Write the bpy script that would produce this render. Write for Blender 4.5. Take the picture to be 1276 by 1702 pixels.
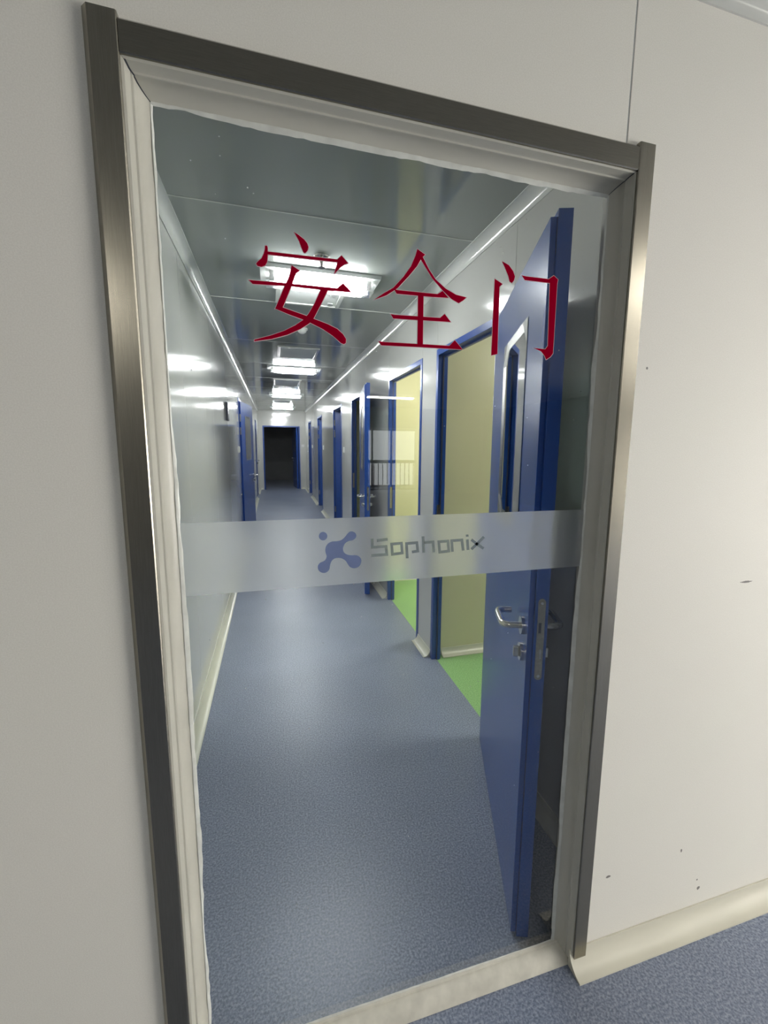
import bpy, bmesh, math, random
from mathutils import Vector, Matrix
random.seed(7)
for o in list(bpy.data.objects): bpy.data.objects.remove(o)
S = bpy.context.scene
COL = S.collection
R = math.radians

# ------------------------------------------------------------------ camera
CAM_H = 1.5
FPX, CX, CY, W, HH = 735.14, 670.02, 847.65, 1276.0, 1702.0
YAW, PITCH, ROLL = 0.28615836, 0.1481374, 0.01243555
fw = Vector((math.sin(YAW)*math.cos(PITCH), math.cos(YAW)*math.cos(PITCH), -math.sin(PITCH)))
r0 = Vector((math.cos(YAW), -math.sin(YAW), 0)); u0 = r0.cross(fw)
rt = math.cos(ROLL)*r0 + math.sin(ROLL)*u0
up = -math.sin(ROLL)*r0 + math.cos(ROLL)*u0
cd = bpy.data.cameras.new('camera'); cam = bpy.data.objects.new('camera', cd); COL.objects.link(cam)
M = Matrix((rt, up, -fw)).transposed().to_4x4(); M.translation = Vector((0, 0, CAM_H)); cam.matrix_world = M
cd.sensor_fit = 'VERTICAL'; cd.sensor_height = 36.0; cd.sensor_width = 36.0
cd.lens = FPX/HH*36.0; cd.shift_x = (W/2-CX)/HH; cd.shift_y = (CY-HH/2)/HH
cd.clip_start = 0.02
S.camera = cam
def at_y(x, y, Y):                      # pixel -> point on the vertical plane at depth Y
    d = fw*FPX + rt*(x-CX) - up*(y-CY)
    return Vector((0, 0, CAM_H)) + d*(Y/d.y)

# ------------------------------------------------------------------ world, exposure
wd = bpy.data.worlds.new('world'); S.world = wd; wd.use_nodes = True
wd.node_tree.nodes['Background'].inputs[0].default_value = (0.5, 0.55, 0.6, 1)
wd.node_tree.nodes['Background'].inputs[1].default_value = 0.02
vs = S.view_settings; vs.view_transform = 'Standard'; vs.look = 'None'; vs.gamma = 1.0
vs.exposure = 0.0; vs.use_curve_mapping = False
CORRIDOR_TUBE, ROOM_TUBE, LOBBY_TUBE = 255.0, 410.0, 110.0
PANEL_LIGHT, STAIR_TUBE, FILL_WINDOW_GLOW = 24.0, 200.0, 34.0

# ------------------------------------------------------------------ materials
def newmat(name):
    m = bpy.data.materials.new(name); m.use_nodes = True
    nt = m.node_tree; b = nt.nodes['Principled BSDF']
    return m, nt, b
def setp(b, col=None, rough=None, metal=None, spec=None, **k):
    if col is not None: b.inputs['Base Color'].default_value = (*col, 1)
    if rough is not None: b.inputs['Roughness'].default_value = rough
    if metal is not None: b.inputs['Metallic'].default_value = metal
    if spec is not None: b.inputs['Specular IOR Level'].default_value = spec
    for a, v in k.items(): b.inputs[a].default_value = v
def noise(nt, scale, vec_scale=None, detail=3.0, rough=0.5):
    tc = nt.nodes.new('ShaderNodeTexCoord'); n = nt.nodes.new('ShaderNodeTexNoise')
    n.inputs['Scale'].default_value = scale; n.inputs['Detail'].default_value = detail; n.inputs['Roughness'].default_value = rough
    if vec_scale:
        mp = nt.nodes.new('ShaderNodeMapping'); mp.inputs['Scale'].default_value = vec_scale
        nt.links.new(tc.outputs['Object'], mp.inputs[0]); nt.links.new(mp.outputs[0], n.inputs['Vector'])
    else: nt.links.new(tc.outputs['Object'], n.inputs['Vector'])
    return n
def ramp(nt, src, stops):
    cr = nt.nodes.new('ShaderNodeValToRGB'); e = cr.color_ramp.elements
    e[0].position, e[0].color = stops[0][0], (*stops[0][1], 1)
    e[1].position, e[1].color = stops[-1][0], (*stops[-1][1], 1)
    for p, c in stops[1:-1]:
        k = e.new(p); k.color = (*c, 1)
    nt.links.new(src, cr.inputs[0]); return cr
def bump(nt, b, src, strength, dist=0.002):
    bp = nt.nodes.new('ShaderNodeBump'); bp.inputs['Strength'].default_value = strength; bp.inputs['Distance'].default_value = dist
    nt.links.new(src, bp.inputs['Height']); nt.links.new(bp.outputs[0], b.inputs['Normal']); return bp
MT = {}
def painted(name, col, rough, var=0.06, nscale=3.0, bstr=0.0, bscale=60, spec=0.5, vs_=None, **k):
    m, nt, b = newmat(name); setp(b, col, rough, spec=spec, **k)
    n = noise(nt, nscale, vs_)
    cr = ramp(nt, n.outputs['Fac'], [(0.3, tuple(c*(1-var) for c in col)), (0.7, tuple(min(1, c*(1+var)) for c in col))])
    nt.links.new(cr.outputs[0], b.inputs['Base Color'])
    if bstr: bump(nt, b, noise(nt, bscale, vs_).outputs['Fac'], bstr)
    MT[name] = m; return m
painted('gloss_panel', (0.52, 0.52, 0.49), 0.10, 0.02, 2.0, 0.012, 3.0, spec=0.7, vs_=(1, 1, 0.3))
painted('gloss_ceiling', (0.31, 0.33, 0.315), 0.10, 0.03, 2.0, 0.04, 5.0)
def wall_mat():
    m, nt, b = newmat('lobby_panel'); setp(b, (0.74, 0.72, 0.665), 0.6, spec=0.2)
    n = noise(nt, 420, None, 2.0); cr = ramp(nt, n.outputs['Fac'], [(0.3, (0.705, 0.685, 0.63)), (0.7, (0.775, 0.755, 0.70))])
    # dirty scuffs with a shape of their own
    tc = nt.nodes.new('ShaderNodeTexCoord'); last = cr.outputs[0]
    n2 = noise(nt, 90, None, 3.0)
    for (c, rad, sc) in SCUFFS:
        mp = nt.nodes.new('ShaderNodeMapping'); mp.vector_type = 'POINT'
        mp.inputs['Scale'].default_value = sc; mp.inputs['Location'].default_value = tuple(-c[i]*sc[i] for i in range(3))
        nt.links.new(tc.outputs['Object'], mp.inputs[0])
        ln = nt.nodes.new('ShaderNodeVectorMath'); ln.operation = 'LENGTH'; nt.links.new(mp.outputs[0], ln.inputs[0])
        ad = nt.nodes.new('ShaderNodeMath'); ad.operation = 'MULTIPLY_ADD'; ad.inputs[1].default_value = rad*1.4; ad.inputs[2].default_value = -rad*0.7
        nt.links.new(n2.outputs['Fac'], ad.inputs[0])
        su = nt.nodes.new('ShaderNodeMath'); su.operation = 'ADD'; nt.links.new(ln.outputs['Value'], su.inputs[0]); nt.links.new(ad.outputs[0], su.inputs[1])
        lt = nt.nodes.new('ShaderNodeMath'); lt.operation = 'LESS_THAN'; lt.inputs[1].default_value = rad; nt.links.new(su.outputs[0], lt.inputs[0])
        mx = nt.nodes.new('ShaderNodeMix'); mx.data_type = 'RGBA'; nt.links.new(lt.outputs[0], mx.inputs['Factor'])
        nt.links.new(last, mx.inputs['A']); mx.inputs['B'].default_value = (0.2, 0.19, 0.18, 1); last = mx.outputs['Result']
    nt.links.new(last, b.inputs['Base Color']); bump(nt, b, n.outputs['Fac'], 0.06, 0.001); MT['lobby_panel'] = m
def scuff(px, py, rad, sc):
    v = at_y(px, py, 0.90); SCUFFS.append(((v.x, v.y, v.z), rad, sc))
SCUFFS = []
scuff(1160, 1476, 0.006, (1, 1, 1)); scuff(1158, 1462, 0.003, (1, 1, 1)); scuff(1132, 1414, 0.005, (1.5, 1, 0.8)); scuff(1240, 967, 0.003, (0.15, 1, 1))
scuff(1075, 612, 0.003, (1, 1, 1)); scuff(1011, 1457, 0.004, (0.5, 1, 1))
wall_mat()
def vinyl(name, cols, rough):
    m, nt, b = newmat(name); setp(b, cols[1], rough, spec=0.5)
    n = noise(nt, 150, None, 2.0, 0.6); cr = ramp(nt, n.outputs['Fac'], [(0.34, cols[0]), (0.5, cols[1]), (0.66, cols[2])])
    n2 = noise(nt, 1.6, None, 3.0); cr2 = ramp(nt, n2.outputs['Fac'], [(0.3, (0.9, 0.9, 0.9)), (0.7, (1.08, 1.08, 1.08))])
    mx = nt.nodes.new('ShaderNodeMix'); mx.data_type = 'RGBA'; mx.blend_type = 'MULTIPLY'; mx.inputs['Factor'].default_value = 1
    nt.links.new(cr.outputs[0], mx.inputs['A']); nt.links.new(cr2.outputs[0], mx.inputs['B']); nt.links.new(mx.outputs['Result'], b.inputs['Base Color'])
    bump(nt, b, n.outputs['Fac'], 0.12, 0.001); MT[name] = m
vinyl('blue_vinyl', ((0.11, 0.135, 0.195), (0.185, 0.215, 0.295), (0.29, 0.325, 0.41)), 0.38)
vinyl('green_vinyl', ((0.16, 0.34, 0.11), (0.25, 0.46, 0.17), (0.34, 0.56, 0.25)), 0.4)
def metal(name, col, rough, vs_, bs=0.03, aniso=0.0):
    m, nt, b = newmat(name); setp(b, col, rough, 1.0)
    n = noise(nt, 40, vs_, 4.0)
    cr = ramp(nt, n.outputs['Fac'], [(0.3, tuple(c*0.9 for c in col)), (0.7, tuple(min(1, c*1.1) for c in col))]); nt.links.new(cr.outputs[0], b.inputs['Base Color'])
    if bs: bump(nt, b, n.outputs['Fac'], bs, 0.0005)
    MT[name] = m
metal('brushed_steel', (0.30, 0.28, 0.235), 0.27, (30, 30, 0.6), 0.05)
metal('brushed_steel_rail', (0.25, 0.235, 0.20), 0.27, (0.6, 30, 30), 0.05)
metal('chrome', (0.62, 0.61, 0.58), 0.2, (3, 3, 3), 0)
metal('satin_steel', (0.40, 0.38, 0.32), 0.34, (3, 3, 3), 0)
metal('window_trim', (0.48, 0.48, 0.45), 0.24, (3, 3, 3), 0)
painted('beige_profile', (0.46, 0.45, 0.395), 0.36, 0.05, 7.0, 0.08, 40)
painted('sill_profile', (0.58, 0.56, 0.49), 0.42, 0.10, 30.0, 0.12, 60)
painted('lobby_cove', (0.60, 0.58, 0.49), 0.42, 0.03, 4.0, 0.05, 60)
painted('cream_cove', (0.60, 0.60, 0.50), 0.3, 0.06, 5.0)
painted('ceiling_cove', (0.60, 0.61, 0.58), 0.14, 0.04, 5.0)
painted('blue_paint', (0.010, 0.060, 0.29), 0.24, 0.05, 4.0, 0.03, 30)
painted('blue_frame', (0.012, 0.058, 0.27), 0.28, 0.05, 4.0)
painted('cream_wall', (0.66, 0.63, 0.42), 0.3, 0.03, 2.0)
painted('white_plastic', (0.75, 0.75, 0.73), 0.35, 0.02)
painted('white_metal', (0.72, 0.74, 0.73), 0.3, 0.03)
painted('dark_plastic', (0.03, 0.035, 0.05), 0.4, 0.1)
painted('room_shade', (0.055, 0.06, 0.065), 0.5, 0.1)  # near-black colour carries the darkness of the rooms beyond the doors
painted('grey_trim', (0.38, 0.39, 0.39), 0.3, 0.03)
painted('silicone', (0.60, 0.61, 0.57), 0.32, 0.12, 25.0, 0.3, 50)
painted('dimmed_wall', (0.20, 0.205, 0.205), 0.4, 0.05)  # dimness put into the colour of the lobby and closet walls
painted('rail_dark', (0.03, 0.03, 0.035), 0.35, 0.05)
def emis(name, col, st):
    m = bpy.data.materials.new(name); m.use_nodes = True; nt = m.node_tree; nt.nodes.clear()
    e = nt.nodes.new('ShaderNodeEmission'); o = nt.nodes.new('ShaderNodeOutputMaterial')
    e.inputs[0].default_value = (*col, 1); e.inputs[1].default_value = st; nt.links.new(e.outputs[0], o.inputs[0]); MT[name] = m
emis('tube_corridor', (0.96, 0.98, 1.0), CORRIDOR_TUBE)
emis('tube_room', (1.0, 0.98, 0.86), ROOM_TUBE)
emis('tube_lobby', (1.0, 0.97, 0.92), LOBBY_TUBE)
emis('panel_glow', (1.0, 0.965, 0.88), PANEL_LIGHT)
emis('tube_stair', (1.0, 1.0, 1.0), STAIR_TUBE)
emis('stair_daylight', (0.95, 1.0, 1.0), 3.6)
emis('fill_glow', (1.0, 0.96, 0.88), FILL_WINDOW_GLOW)  # glow of the added window, sideways fill for the door wall
def clear(name, tint, refl=2.0, specks=False, frost=0.0):
    m = bpy.data.materials.new(name); m.use_nodes = True; nt = m.node_tree; nt.nodes.clear()
    N = nt.nodes.new; o = N('ShaderNodeOutputMaterial'); t = N('ShaderNodeBsdfTransparent'); t.inputs[0].default_value = (*tint, 1)
    g = N('ShaderNodeBsdfGlossy'); g.inputs['Roughness'].default_value = 0.0
    fr = N('ShaderNodeFresnel'); fr.inputs[0].default_value = 1.5; ge = N('ShaderNodeNewGeometry')
    iv = N('ShaderNodeMath'); iv.operation = 'SUBTRACT'; iv.inputs[0].default_value = 1; nt.links.new(ge.outputs['Backfacing'], iv.inputs[1])
    mu = N('ShaderNodeMath'); mu.operation = 'MULTIPLY'; nt.links.new(fr.outputs[0], mu.inputs[0]); nt.links.new(iv.outputs[0], mu.inputs[1])
    m2 = N('ShaderNodeMath'); m2.operation = 'MULTIPLY'; m2.use_clamp = True; nt.links.new(mu.outputs[0], m2.inputs[0]); m2.inputs[1].default_value = refl
    mx = N('ShaderNodeMixShader'); nt.links.new(m2.outputs[0], mx.inputs[0]); nt.links.new(t.outputs[0], mx.inputs[1]); nt.links.new(g.outputs[0], mx.inputs[2])
    last = mx
    if specks or frost:
        d = N('ShaderNodeBsdfTranslucent' if frost else 'ShaderNodeBsdfDiffuse'); d.inputs[0].default_value = (0.8, 0.82, 0.8, 1)
        m3 = N('ShaderNodeMixShader')
        if frost: m3.inputs[0].default_value = frost
        else:
            tc = N('ShaderNodeTexCoord'); v = N('ShaderNodeTexVoronoi'); v.inputs['Scale'].default_value = 22
            nt.links.new(tc.outputs['Object'], v.inputs['Vector'])
            c = N('ShaderNodeMath'); c.operation = 'LESS_THAN'; c.inputs[1].default_value = 0.03; nt.links.new(v.outputs['Distance'], c.inputs[0])
            sc = N('ShaderNodeMath'); sc.operation = 'MULTIPLY'; sc.inputs[1].default_value = 0.5; nt.links.new(c.outputs[0], sc.inputs[0]); nt.links.new(sc.outputs[0], m3.inputs[0])
        nt.links.new(last.outputs[0], m3.inputs[1]); nt.links.new(d.outputs[0], m3.inputs[2]); last = m3
    nt.links.new(last.outputs[0], o.inputs[0]); MT[name] = m
clear('door_glass', (0.945, 0.95, 0.94), 1.8, specks=True)
clear('small_glass', (0.75, 0.8, 0.8), 2.0)
clear('lamp_cover', (0.95, 0.96, 0.96), 2.0, frost=0.03)
def film(name, diff, trans, w_diff, w_trans, w_see, tint=(1, 1, 1), rough=0.45):
    # weights: diffuse front, diffuse transmission, blurred see-through
    m = bpy.data.materials.new(name); m.use_nodes = True; nt = m.node_tree; nt.nodes.clear(); N = nt.nodes.new
    o = N('ShaderNodeOutputMaterial'); d = N('ShaderNodeBsdfDiffuse'); d.inputs[0].default_value = (*diff, 1)
    t = N('ShaderNodeBsdfTranslucent'); t.inputs[0].default_value = (*trans, 1)
    if rough > 0:
        s = N('ShaderNodeBsdfRefraction'); s.inputs['IOR'].default_value = 1.1; s.inputs['Roughness'].default_value = rough
    else: s = N('ShaderNodeBsdfTransparent')
    s.inputs[0].default_value = (*tint, 1)
    a = N('ShaderNodeMixShader'); a.inputs[0].default_value = w_trans/(w_diff+w_trans); nt.links.new(d.outputs[0], a.inputs[1]); nt.links.new(t.outputs[0], a.inputs[2])
    b = N('ShaderNodeMixShader'); b.inputs[0].default_value = w_see; nt.links.new(a.outputs[0], b.inputs[1]); nt.links.new(s.outputs[0], b.inputs[2])
    nt.links.new(b.outputs[0], o.inputs[0]); MT[name] = m
film('frosted_film', (0.6, 0.62, 0.61), (0.88, 0.89, 0.88), 0.2, 0.8, 0.64, rough=0.48)
film('logo_blue', (0.17, 0.21, 0.40), (0.36, 0.42, 0.68), 0.45, 0.55, 0.2, (0.5, 0.55, 0.8), 0.2)
film('logo_grey', (0.25, 0.28, 0.29), (0.38, 0.42, 0.44), 0.6, 0.4, 0.2, (0.6, 0.65, 0.68), 0.2)
film('red_vinyl', (0.36, 0.0, 0.022), (0.5, 0.01, 0.03), 0.75, 0.25, 0.02, (1, 0.05, 0.1), 0)
film('pale_edge', (0.75, 0.6, 0.62), (0.8, 0.6, 0.65), 0.5, 0.5, 0.1, (1, 1, 1), 0)

# ------------------------------------------------------------------ mesh helpers
def link(o, parent=None):
    COL.objects.link(o)
    if parent is not None: o.parent = parent
    return o
def mesh_obj(name, bm, mat, parent=None, bevel=0.0, smooth=False, seg=1, loc=None):
    bmesh.ops.recalc_face_normals(bm, faces=bm.faces)
    me = bpy.data.meshes.new(name); bm.to_mesh(me); bm.free()
    me.materials.append(MT[mat])
    if smooth:
        me.polygons.foreach_set('use_smooth', [True]*len(me.polygons))
        me.set_sharp_from_angle(angle=R(40))
    o = link(bpy.data.objects.new(name, me), parent)
    if bevel:
        md = o.modifiers.new('bevel', 'BEVEL'); md.width = bevel; md.segments = seg; md.limit_method = 'ANGLE'; md.angle_limit = R(40)
    if loc: o.location = loc
    return o
def tag(o, label, cat, group=None, kind=None):
    o['label'] = label; o['category'] = cat
    if group: o['group'] = group
    if kind: o['kind'] = kind
    return o
def empty(name, loc=(0, 0, 0), rz=0.0):
    o = bpy.data.objects.new(name, None); o.empty_display_size = 0.1; COL.objects.link(o); o.location = loc; o.rotation_euler = (0, 0, rz); return o
def BM(): return bmesh.new()
def box(bm, x0, x1, y0, y1, z0, z1):
    v = [bm.verts.new(p) for p in ((x0, y0, z0), (x1, y0, z0), (x1, y1, z0), (x0, y1, z0), (x0, y0, z1), (x1, y0, z1), (x1, y1, z1), (x0, y1, z1))]
    for f in ((0, 3, 2, 1), (4, 5, 6, 7), (0, 1, 5, 4), (1, 2, 6, 5), (2, 3, 7, 6), (3, 0, 4, 7)): bm.faces.new([v[i] for i in f])
    return bm
def prism(bm, pts, axis, a0, a1):       # closed cross-section extruded along an axis
    def P(u, v, a): return {'x': (a, u, v), 'y': (u, a, v), 'z': (u, v, a)}[axis]
    A = [bm.verts.new(P(u, v, a0)) for u, v in pts]; B = [bm.verts.new(P(u, v, a1)) for u, v in pts]
    n = len(pts)
    bm.faces.new(A); bm.faces.new(B[::-1])
    for i in range(n): bm.faces.new((A[i], A[(i+1) % n], B[(i+1) % n], B[i]))
    return bm
def tube(bm, path, rad, n=10, caps=True):
    path = [Vector(p) for p in path]; rings = []; prev = None
    for i, p in enumerate(path):
        d = (path[min(i+1, len(path)-1)] - path[max(i-1, 0)]).normalized()
        if prev is None:
            a = Vector((0, 0, 1)) if abs(d.z) < 0.9 else Vector((1, 0, 0)); s = d.cross(a).normalized()
        else: s = (prev - d*prev.dot(d)).normalized()
        prev = s; t = d.cross(s)
        rr = rad[i] if isinstance(rad, (list, tuple)) else rad
        rings.append([bm.verts.new(p + s*math.cos(2*math.pi*k/n)*rr + t*math.sin(2*math.pi*k/n)*rr) for k in range(n)])
    for a, b in zip(rings, rings[1:]):
        for k in range(n): bm.faces.new((a[k], a[(k+1) % n], b[(k+1) % n], b[k]))
    if caps: bm.faces.new(rings[0][::-1]); bm.faces.new(rings[-1])
    return bm
def fillet(path, rad, n=5):
    path = [Vector(p) for p in path]; out = [path[0]]
    for a, b, c in zip(path, path[1:], path[2:]):
        p, q = b + (a-b).normalized()*rad, b + (c-b).normalized()*rad
        for i in range(n+1):
            t = i/n; out.append((1-t)**2*p + 2*t*(1-t)*b + t*t*q)
    return out + [path[-1]]
def arc_cove(rad, n=8):                  # corner at (0,0); concave quarter from (rad,lip) to (lip,rad)
    lip = 0.004
    pts = [(0, 0), (rad, 0), (rad, lip)]
    for i in range(1, n):
        a = math.pi/2*i/n; pts.append((rad - (rad-lip)*math.sin(a), rad - (rad-lip)*math.cos(a)))
    return pts + [(lip, rad), (0, rad)]

# ------------------------------------------------------------------ dimensions (metres)
XL, XR, CEIL = -0.435, 1.035, 2.50
YW, YB, YEND = 0.90, 1.00, 14.80         # lobby face and corridor face of the glass-door wall, end of corridor
GY = 0.945                               # face of the door glass
RT = 0.055                               # partition thickness
# lobby
LX0, LX1, LY0, LCEIL = -1.6, 6.2, -10.6, 2.52

# ------------------------------------------------------------------ floors
tag(mesh_obj('floor', box(BM(), LX0-0.1, LX1+0.1, LY0-3.2, YW+0.045, -0.08, 0), 'blue_vinyl'), 'dark speckled blue vinyl floor in front of the glass safety door', 'floor', kind='structure')
tag(mesh_obj('floor', box(BM(), XL-0.02, XR+0.03, YW+0.0455, 18.6, -0.08, 0), 'blue_vinyl'), 'speckled blue vinyl floor running down the corridor behind glass', 'floor', kind='structure')
tag(mesh_obj('floor', box(BM(), XR+0.031, 4.3, YB, 6.6, -0.08, 0.0), 'green_vinyl'), 'bright green vinyl floor inside the side rooms', 'floor', kind='structure')
tag(mesh_obj('floor', box(BM(), XR+0.031, 4.3, 6.601, 14.7, -0.08, 0.0), 'blue_vinyl'), 'blue vinyl floor inside the dark side rooms', 'floor', kind='structure')

# ------------------------------------------------------------------ walls built of panels
def wall(name, label): return tag(empty(name), label, 'wall', kind='structure')
OPEN = [(1.835, 2.785), (3.075, 4.03), (5.09, 6.04), (6.95, 7.95), (9.82, 10.78), (12.60, 13.56)]
HEAD = 2.10
def y_panels(parent, x0, x1, spans, z1, mat):
    for a, b, z0 in spans:
        mesh_obj('wall_panel', box(BM(), x0, x1, a, b, z0, z1), mat, parent, bevel=0.0018)
wr = wall('wall_right', 'glossy white panel wall with the row of blue side doors')
sp = []; y = YB
for a, b in OPEN:
    sp += [(y, a, 0), (a, b, HEAD)]; y = b
sp.append((y, YEND, 0))
y_panels(wr, XR, XR+RT, sp, CEIL, 'gloss_panel')
LDOOR = [(6.58, 7.56), (12.5, 13.46)]
wl = wall('wall_left', 'glossy white panel wall that mirrors the ceiling lights')
sp = []; cuts = [YB, 1.45, 2.62, 3.80, 4.98, 5.6]
for a, b in zip(cuts, cuts[1:] + [LDOOR[0][0]]): sp.append((a, b, 0))
sp += [(LDOOR[0][0], LDOOR[0][1], HEAD), (7.56, 8.8, 0), (8.8, 10.0, 0), (10.0, 11.2, 0), (11.2, 12.5, 0), (12.5, 13.46, HEAD), (13.46, YEND, 0)]
y_panels(wl, XL-RT, XL, sp, CEIL, 'gloss_panel')
we = wall('wall_back', 'end wall of the corridor around the dark doorway')
EX0, EX1, EH = -0.29, 0.85, 2.02
for (a, b, z0, z1) in ((XL, EX0, 0, CEIL), (EX1, XR, 0, CEIL), (EX0, EX1, EH, CEIL)):
    mesh_obj('wall_panel', box(BM(), a, b, YEND, YEND+RT, z0, z1), 'gloss_panel', we, bevel=0.002)
# wall with the glass safety door
FX0, FX1, FT = -0.263, 0.842, 2.161      # steel frame outer
HX0, HX1, HT = -0.213, 0.792, 2.108      # hole
SEAM = 0.765
wf = wall('wall_front', 'off-white panel wall around the glass safety door')
mesh_obj('wall_panel', prism(BM(), [(LX0, 0), (HX0-0.002, 0), (HX0-0.002, HT+0.002), (SEAM-0.001, HT+0.002), (SEAM-0.001, LCEIL), (LX0, LCEIL)], 'y', YW, YB), 'lobby_panel', wf, bevel=0.0015)
mesh_obj('wall_panel', prism(BM(), [(HX1+0.002, 0), (LX1, 0), (LX1, LCEIL), (SEAM+0.001, LCEIL), (SEAM+0.001, HT+0.002), (HX1+0.002, HT+0.002)], 'y', YW, YB), 'lobby_panel', wf, bevel=0.0015)
mesh_obj('joint_sealant', box(BM(), SEAM-0.0012, SEAM+0.0012, YW+0.0012, YB-0.001, HT+0.003, LCEIL-0.001), 'grey_trim', wf)

# side rooms (cream walls, green floor) and dark rooms further along
rm = wall('wall_room_1', 'cream yellow wall panels inside the lit side rooms')
for (x0, x1, y0, y1) in ((XR+RT, 4.2, 2.80, 2.855), (4.2, 4.255, YB, 6.55), (XR+RT, 4.2, 4.60, 4.655), (XR+RT, 4.2, 6.50, 6.555), (XR+RT, 4.2, YB-0.05, YB)):
    mesh_obj('wall_panel', box(BM(), x0, x1, y0, y1, 0, CEIL), 'cream_wall', rm, bevel=0.0015)
dk = wall('wall_room_2', 'shade-coloured walls of the dark side rooms')
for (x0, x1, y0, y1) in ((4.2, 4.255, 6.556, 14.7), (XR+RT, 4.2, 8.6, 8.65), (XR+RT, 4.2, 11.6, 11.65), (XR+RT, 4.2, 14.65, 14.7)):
    mesh_obj('wall_panel', box(BM(), x0, x1, y0, y1, 0, CEIL), 'room_shade', dk, bevel=0.0015)
ld = wall('wall_room_3', 'dimmed-colour walls of the closet behind the ajar door')
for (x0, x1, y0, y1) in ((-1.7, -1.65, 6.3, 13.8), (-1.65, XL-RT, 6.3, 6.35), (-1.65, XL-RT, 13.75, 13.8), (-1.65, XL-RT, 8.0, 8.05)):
    mesh_obj('wall_panel', box(BM(), x0, x1, y0, y1, 0, CEIL), 'dimmed_wall', ld, bevel=0.0015)
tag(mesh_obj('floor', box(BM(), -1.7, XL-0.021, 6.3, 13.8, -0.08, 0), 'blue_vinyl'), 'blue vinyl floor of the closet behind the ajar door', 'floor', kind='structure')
er = wall('wall_room_4', 'shade-coloured walls of the dark room beyond the end doorway')
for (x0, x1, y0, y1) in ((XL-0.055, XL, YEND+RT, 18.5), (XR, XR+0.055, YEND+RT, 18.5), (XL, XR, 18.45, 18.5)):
    mesh_obj('wall_panel', box(BM(), x0, x1, y0, y1, 0, CEIL), 'room_shade', er, bevel=0.0015)

# ------------------------------------------------------------------ ceilings
def ceil(name, label): return tag(empty(name), label, 'ceiling', kind='structure')
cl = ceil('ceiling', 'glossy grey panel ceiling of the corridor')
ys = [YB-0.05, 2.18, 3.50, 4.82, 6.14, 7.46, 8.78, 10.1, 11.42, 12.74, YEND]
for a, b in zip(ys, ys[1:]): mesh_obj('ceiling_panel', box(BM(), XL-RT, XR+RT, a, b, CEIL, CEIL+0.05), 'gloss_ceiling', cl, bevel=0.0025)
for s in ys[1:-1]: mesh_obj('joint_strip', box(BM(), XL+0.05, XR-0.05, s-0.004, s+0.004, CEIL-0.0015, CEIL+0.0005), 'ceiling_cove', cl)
c2 = ceil('ceiling', 'ceiling panels over the side rooms')
mesh_obj('ceiling_panel', box(BM(), XR+RT, 4.3, YB-0.05, 6.6, CEIL, CEIL+0.05), 'white_metal', c2)
mesh_obj('ceiling_panel', box(BM(), XR+RT, 4.3, 6.6, 14.7, CEIL, CEIL+0.05), 'room_shade', c2)
mesh_obj('ceiling_panel', box(BM(), -1.7, XL-RT, 6.3, 13.8, CEIL, CEIL+0.05), 'dimmed_wall', c2)
mesh_obj('ceiling_panel', box(BM(), XL-0.05, XR+0.05, YEND, 18.5, CEIL, CEIL+0.05), 'room_shade', c2)
c3 = ceil('ceiling', 'colour-darkened ceiling over the lobby in front of the safety door')
for a, b in zip([LY0-3.2, -8, -5.5, -3, -0.8], [-8, -5.5, -3, -0.8, YB-0.05]):
    mesh_obj('ceiling_panel', box(BM(), LX0-0.1, LX1+0.1, a, b, LCEIL, LCEIL+0.05), 'grey_trim', c3, bevel=0.002)  # unseen ceiling coloured darker to cut its bounce on wall and steel

# ------------------------------------------------------------------ baseboards and ceiling coves
CV = 0.052
def run_y(parent, name, x, sgn, a, b, z, zs, mat, rad=CV):      # x = wall face, sgn = direction into room, z = floor/ceiling, zs = +1 up / -1 down
    return mesh_obj(name, prism(BM(), [(x+sgn*u, z+zs*v) for u, v in arc_cove(rad)], 'y', a, b), mat, parent, smooth=True)
def run_x(parent, name, y, sgn, a, b, z, zs, mat, rad=CV):
    return mesh_obj(name, prism(BM(), [(y+sgn*u, z+zs*v) for u, v in arc_cove(rad)], 'x', a, b), mat, parent, smooth=True)
def base(name, label): return tag(empty(name), label, 'baseboard', kind='structure')
br = base('baseboard_right', 'cream cove baseboard pieces between the blue side doors')
y = YB
for a, b in OPEN + [(YEND, YEND)]:
    run_y(br, 'cove_piece', XR, -1, y+0.003, a-0.003, 0, 1, 'cream_cove'); y = b
bl = base('baseboard_left', 'cream cove baseboard along the glossy wall with few doors')
for a, b in ((YB, LDOOR[0][0]-0.003), (LDOOR[0][1]+0.003, LDOOR[1][0]-0.003), (LDOOR[1][1]+0.003, YEND)):
    run_y(bl, 'cove_piece', XL, 1, a, b, 0, 1, 'cream_cove')
bb = base('baseboard_back', 'cream cove baseboard at the end wall')
run_x(bb, 'cove_piece', YEND, -1, XL+0.052, EX0-0.035, 0, 1, 'cream_cove'); run_x(bb, 'cove_piece', YEND, -1, EX1+0.035, XR-0.052, 0, 1, 'cream_cove')
bf = base('baseboard_front', 'cream cove baseboard meeting the steel frame of the safety door')
run_x(bf, 'cove_piece', YW-0.0005, -1, 0.783, LX1, 0, 1, 'lobby_cove', 0.054); run_x(bf, 'cove_piece', YW, -1, LX0, -0.266, 0, 1, 'lobby_cove', 0.054)
rb = base('baseboard_room', 'cream cove baseboard inside the first green-floored room')
run_x(rb, 'cove_piece', 2.80, -1, XR+RT+0.03, 4.2, 0, 1, 'cream_cove'); run_x(rb, 'cove_piece', 4.60, -1, XR+RT+0.03, 4.2, 0, 1, 'cream_cove')
def trim(name, label): return tag(empty(name), label, 'cove trim', kind='structure')
t1 = trim('trim_1', 'shiny rounded ceiling cove above the wall with many doors'); run_y(t1, 'cove_piece', XR, -1, YB, YEND, CEIL, -1, 'ceiling_cove')
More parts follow.
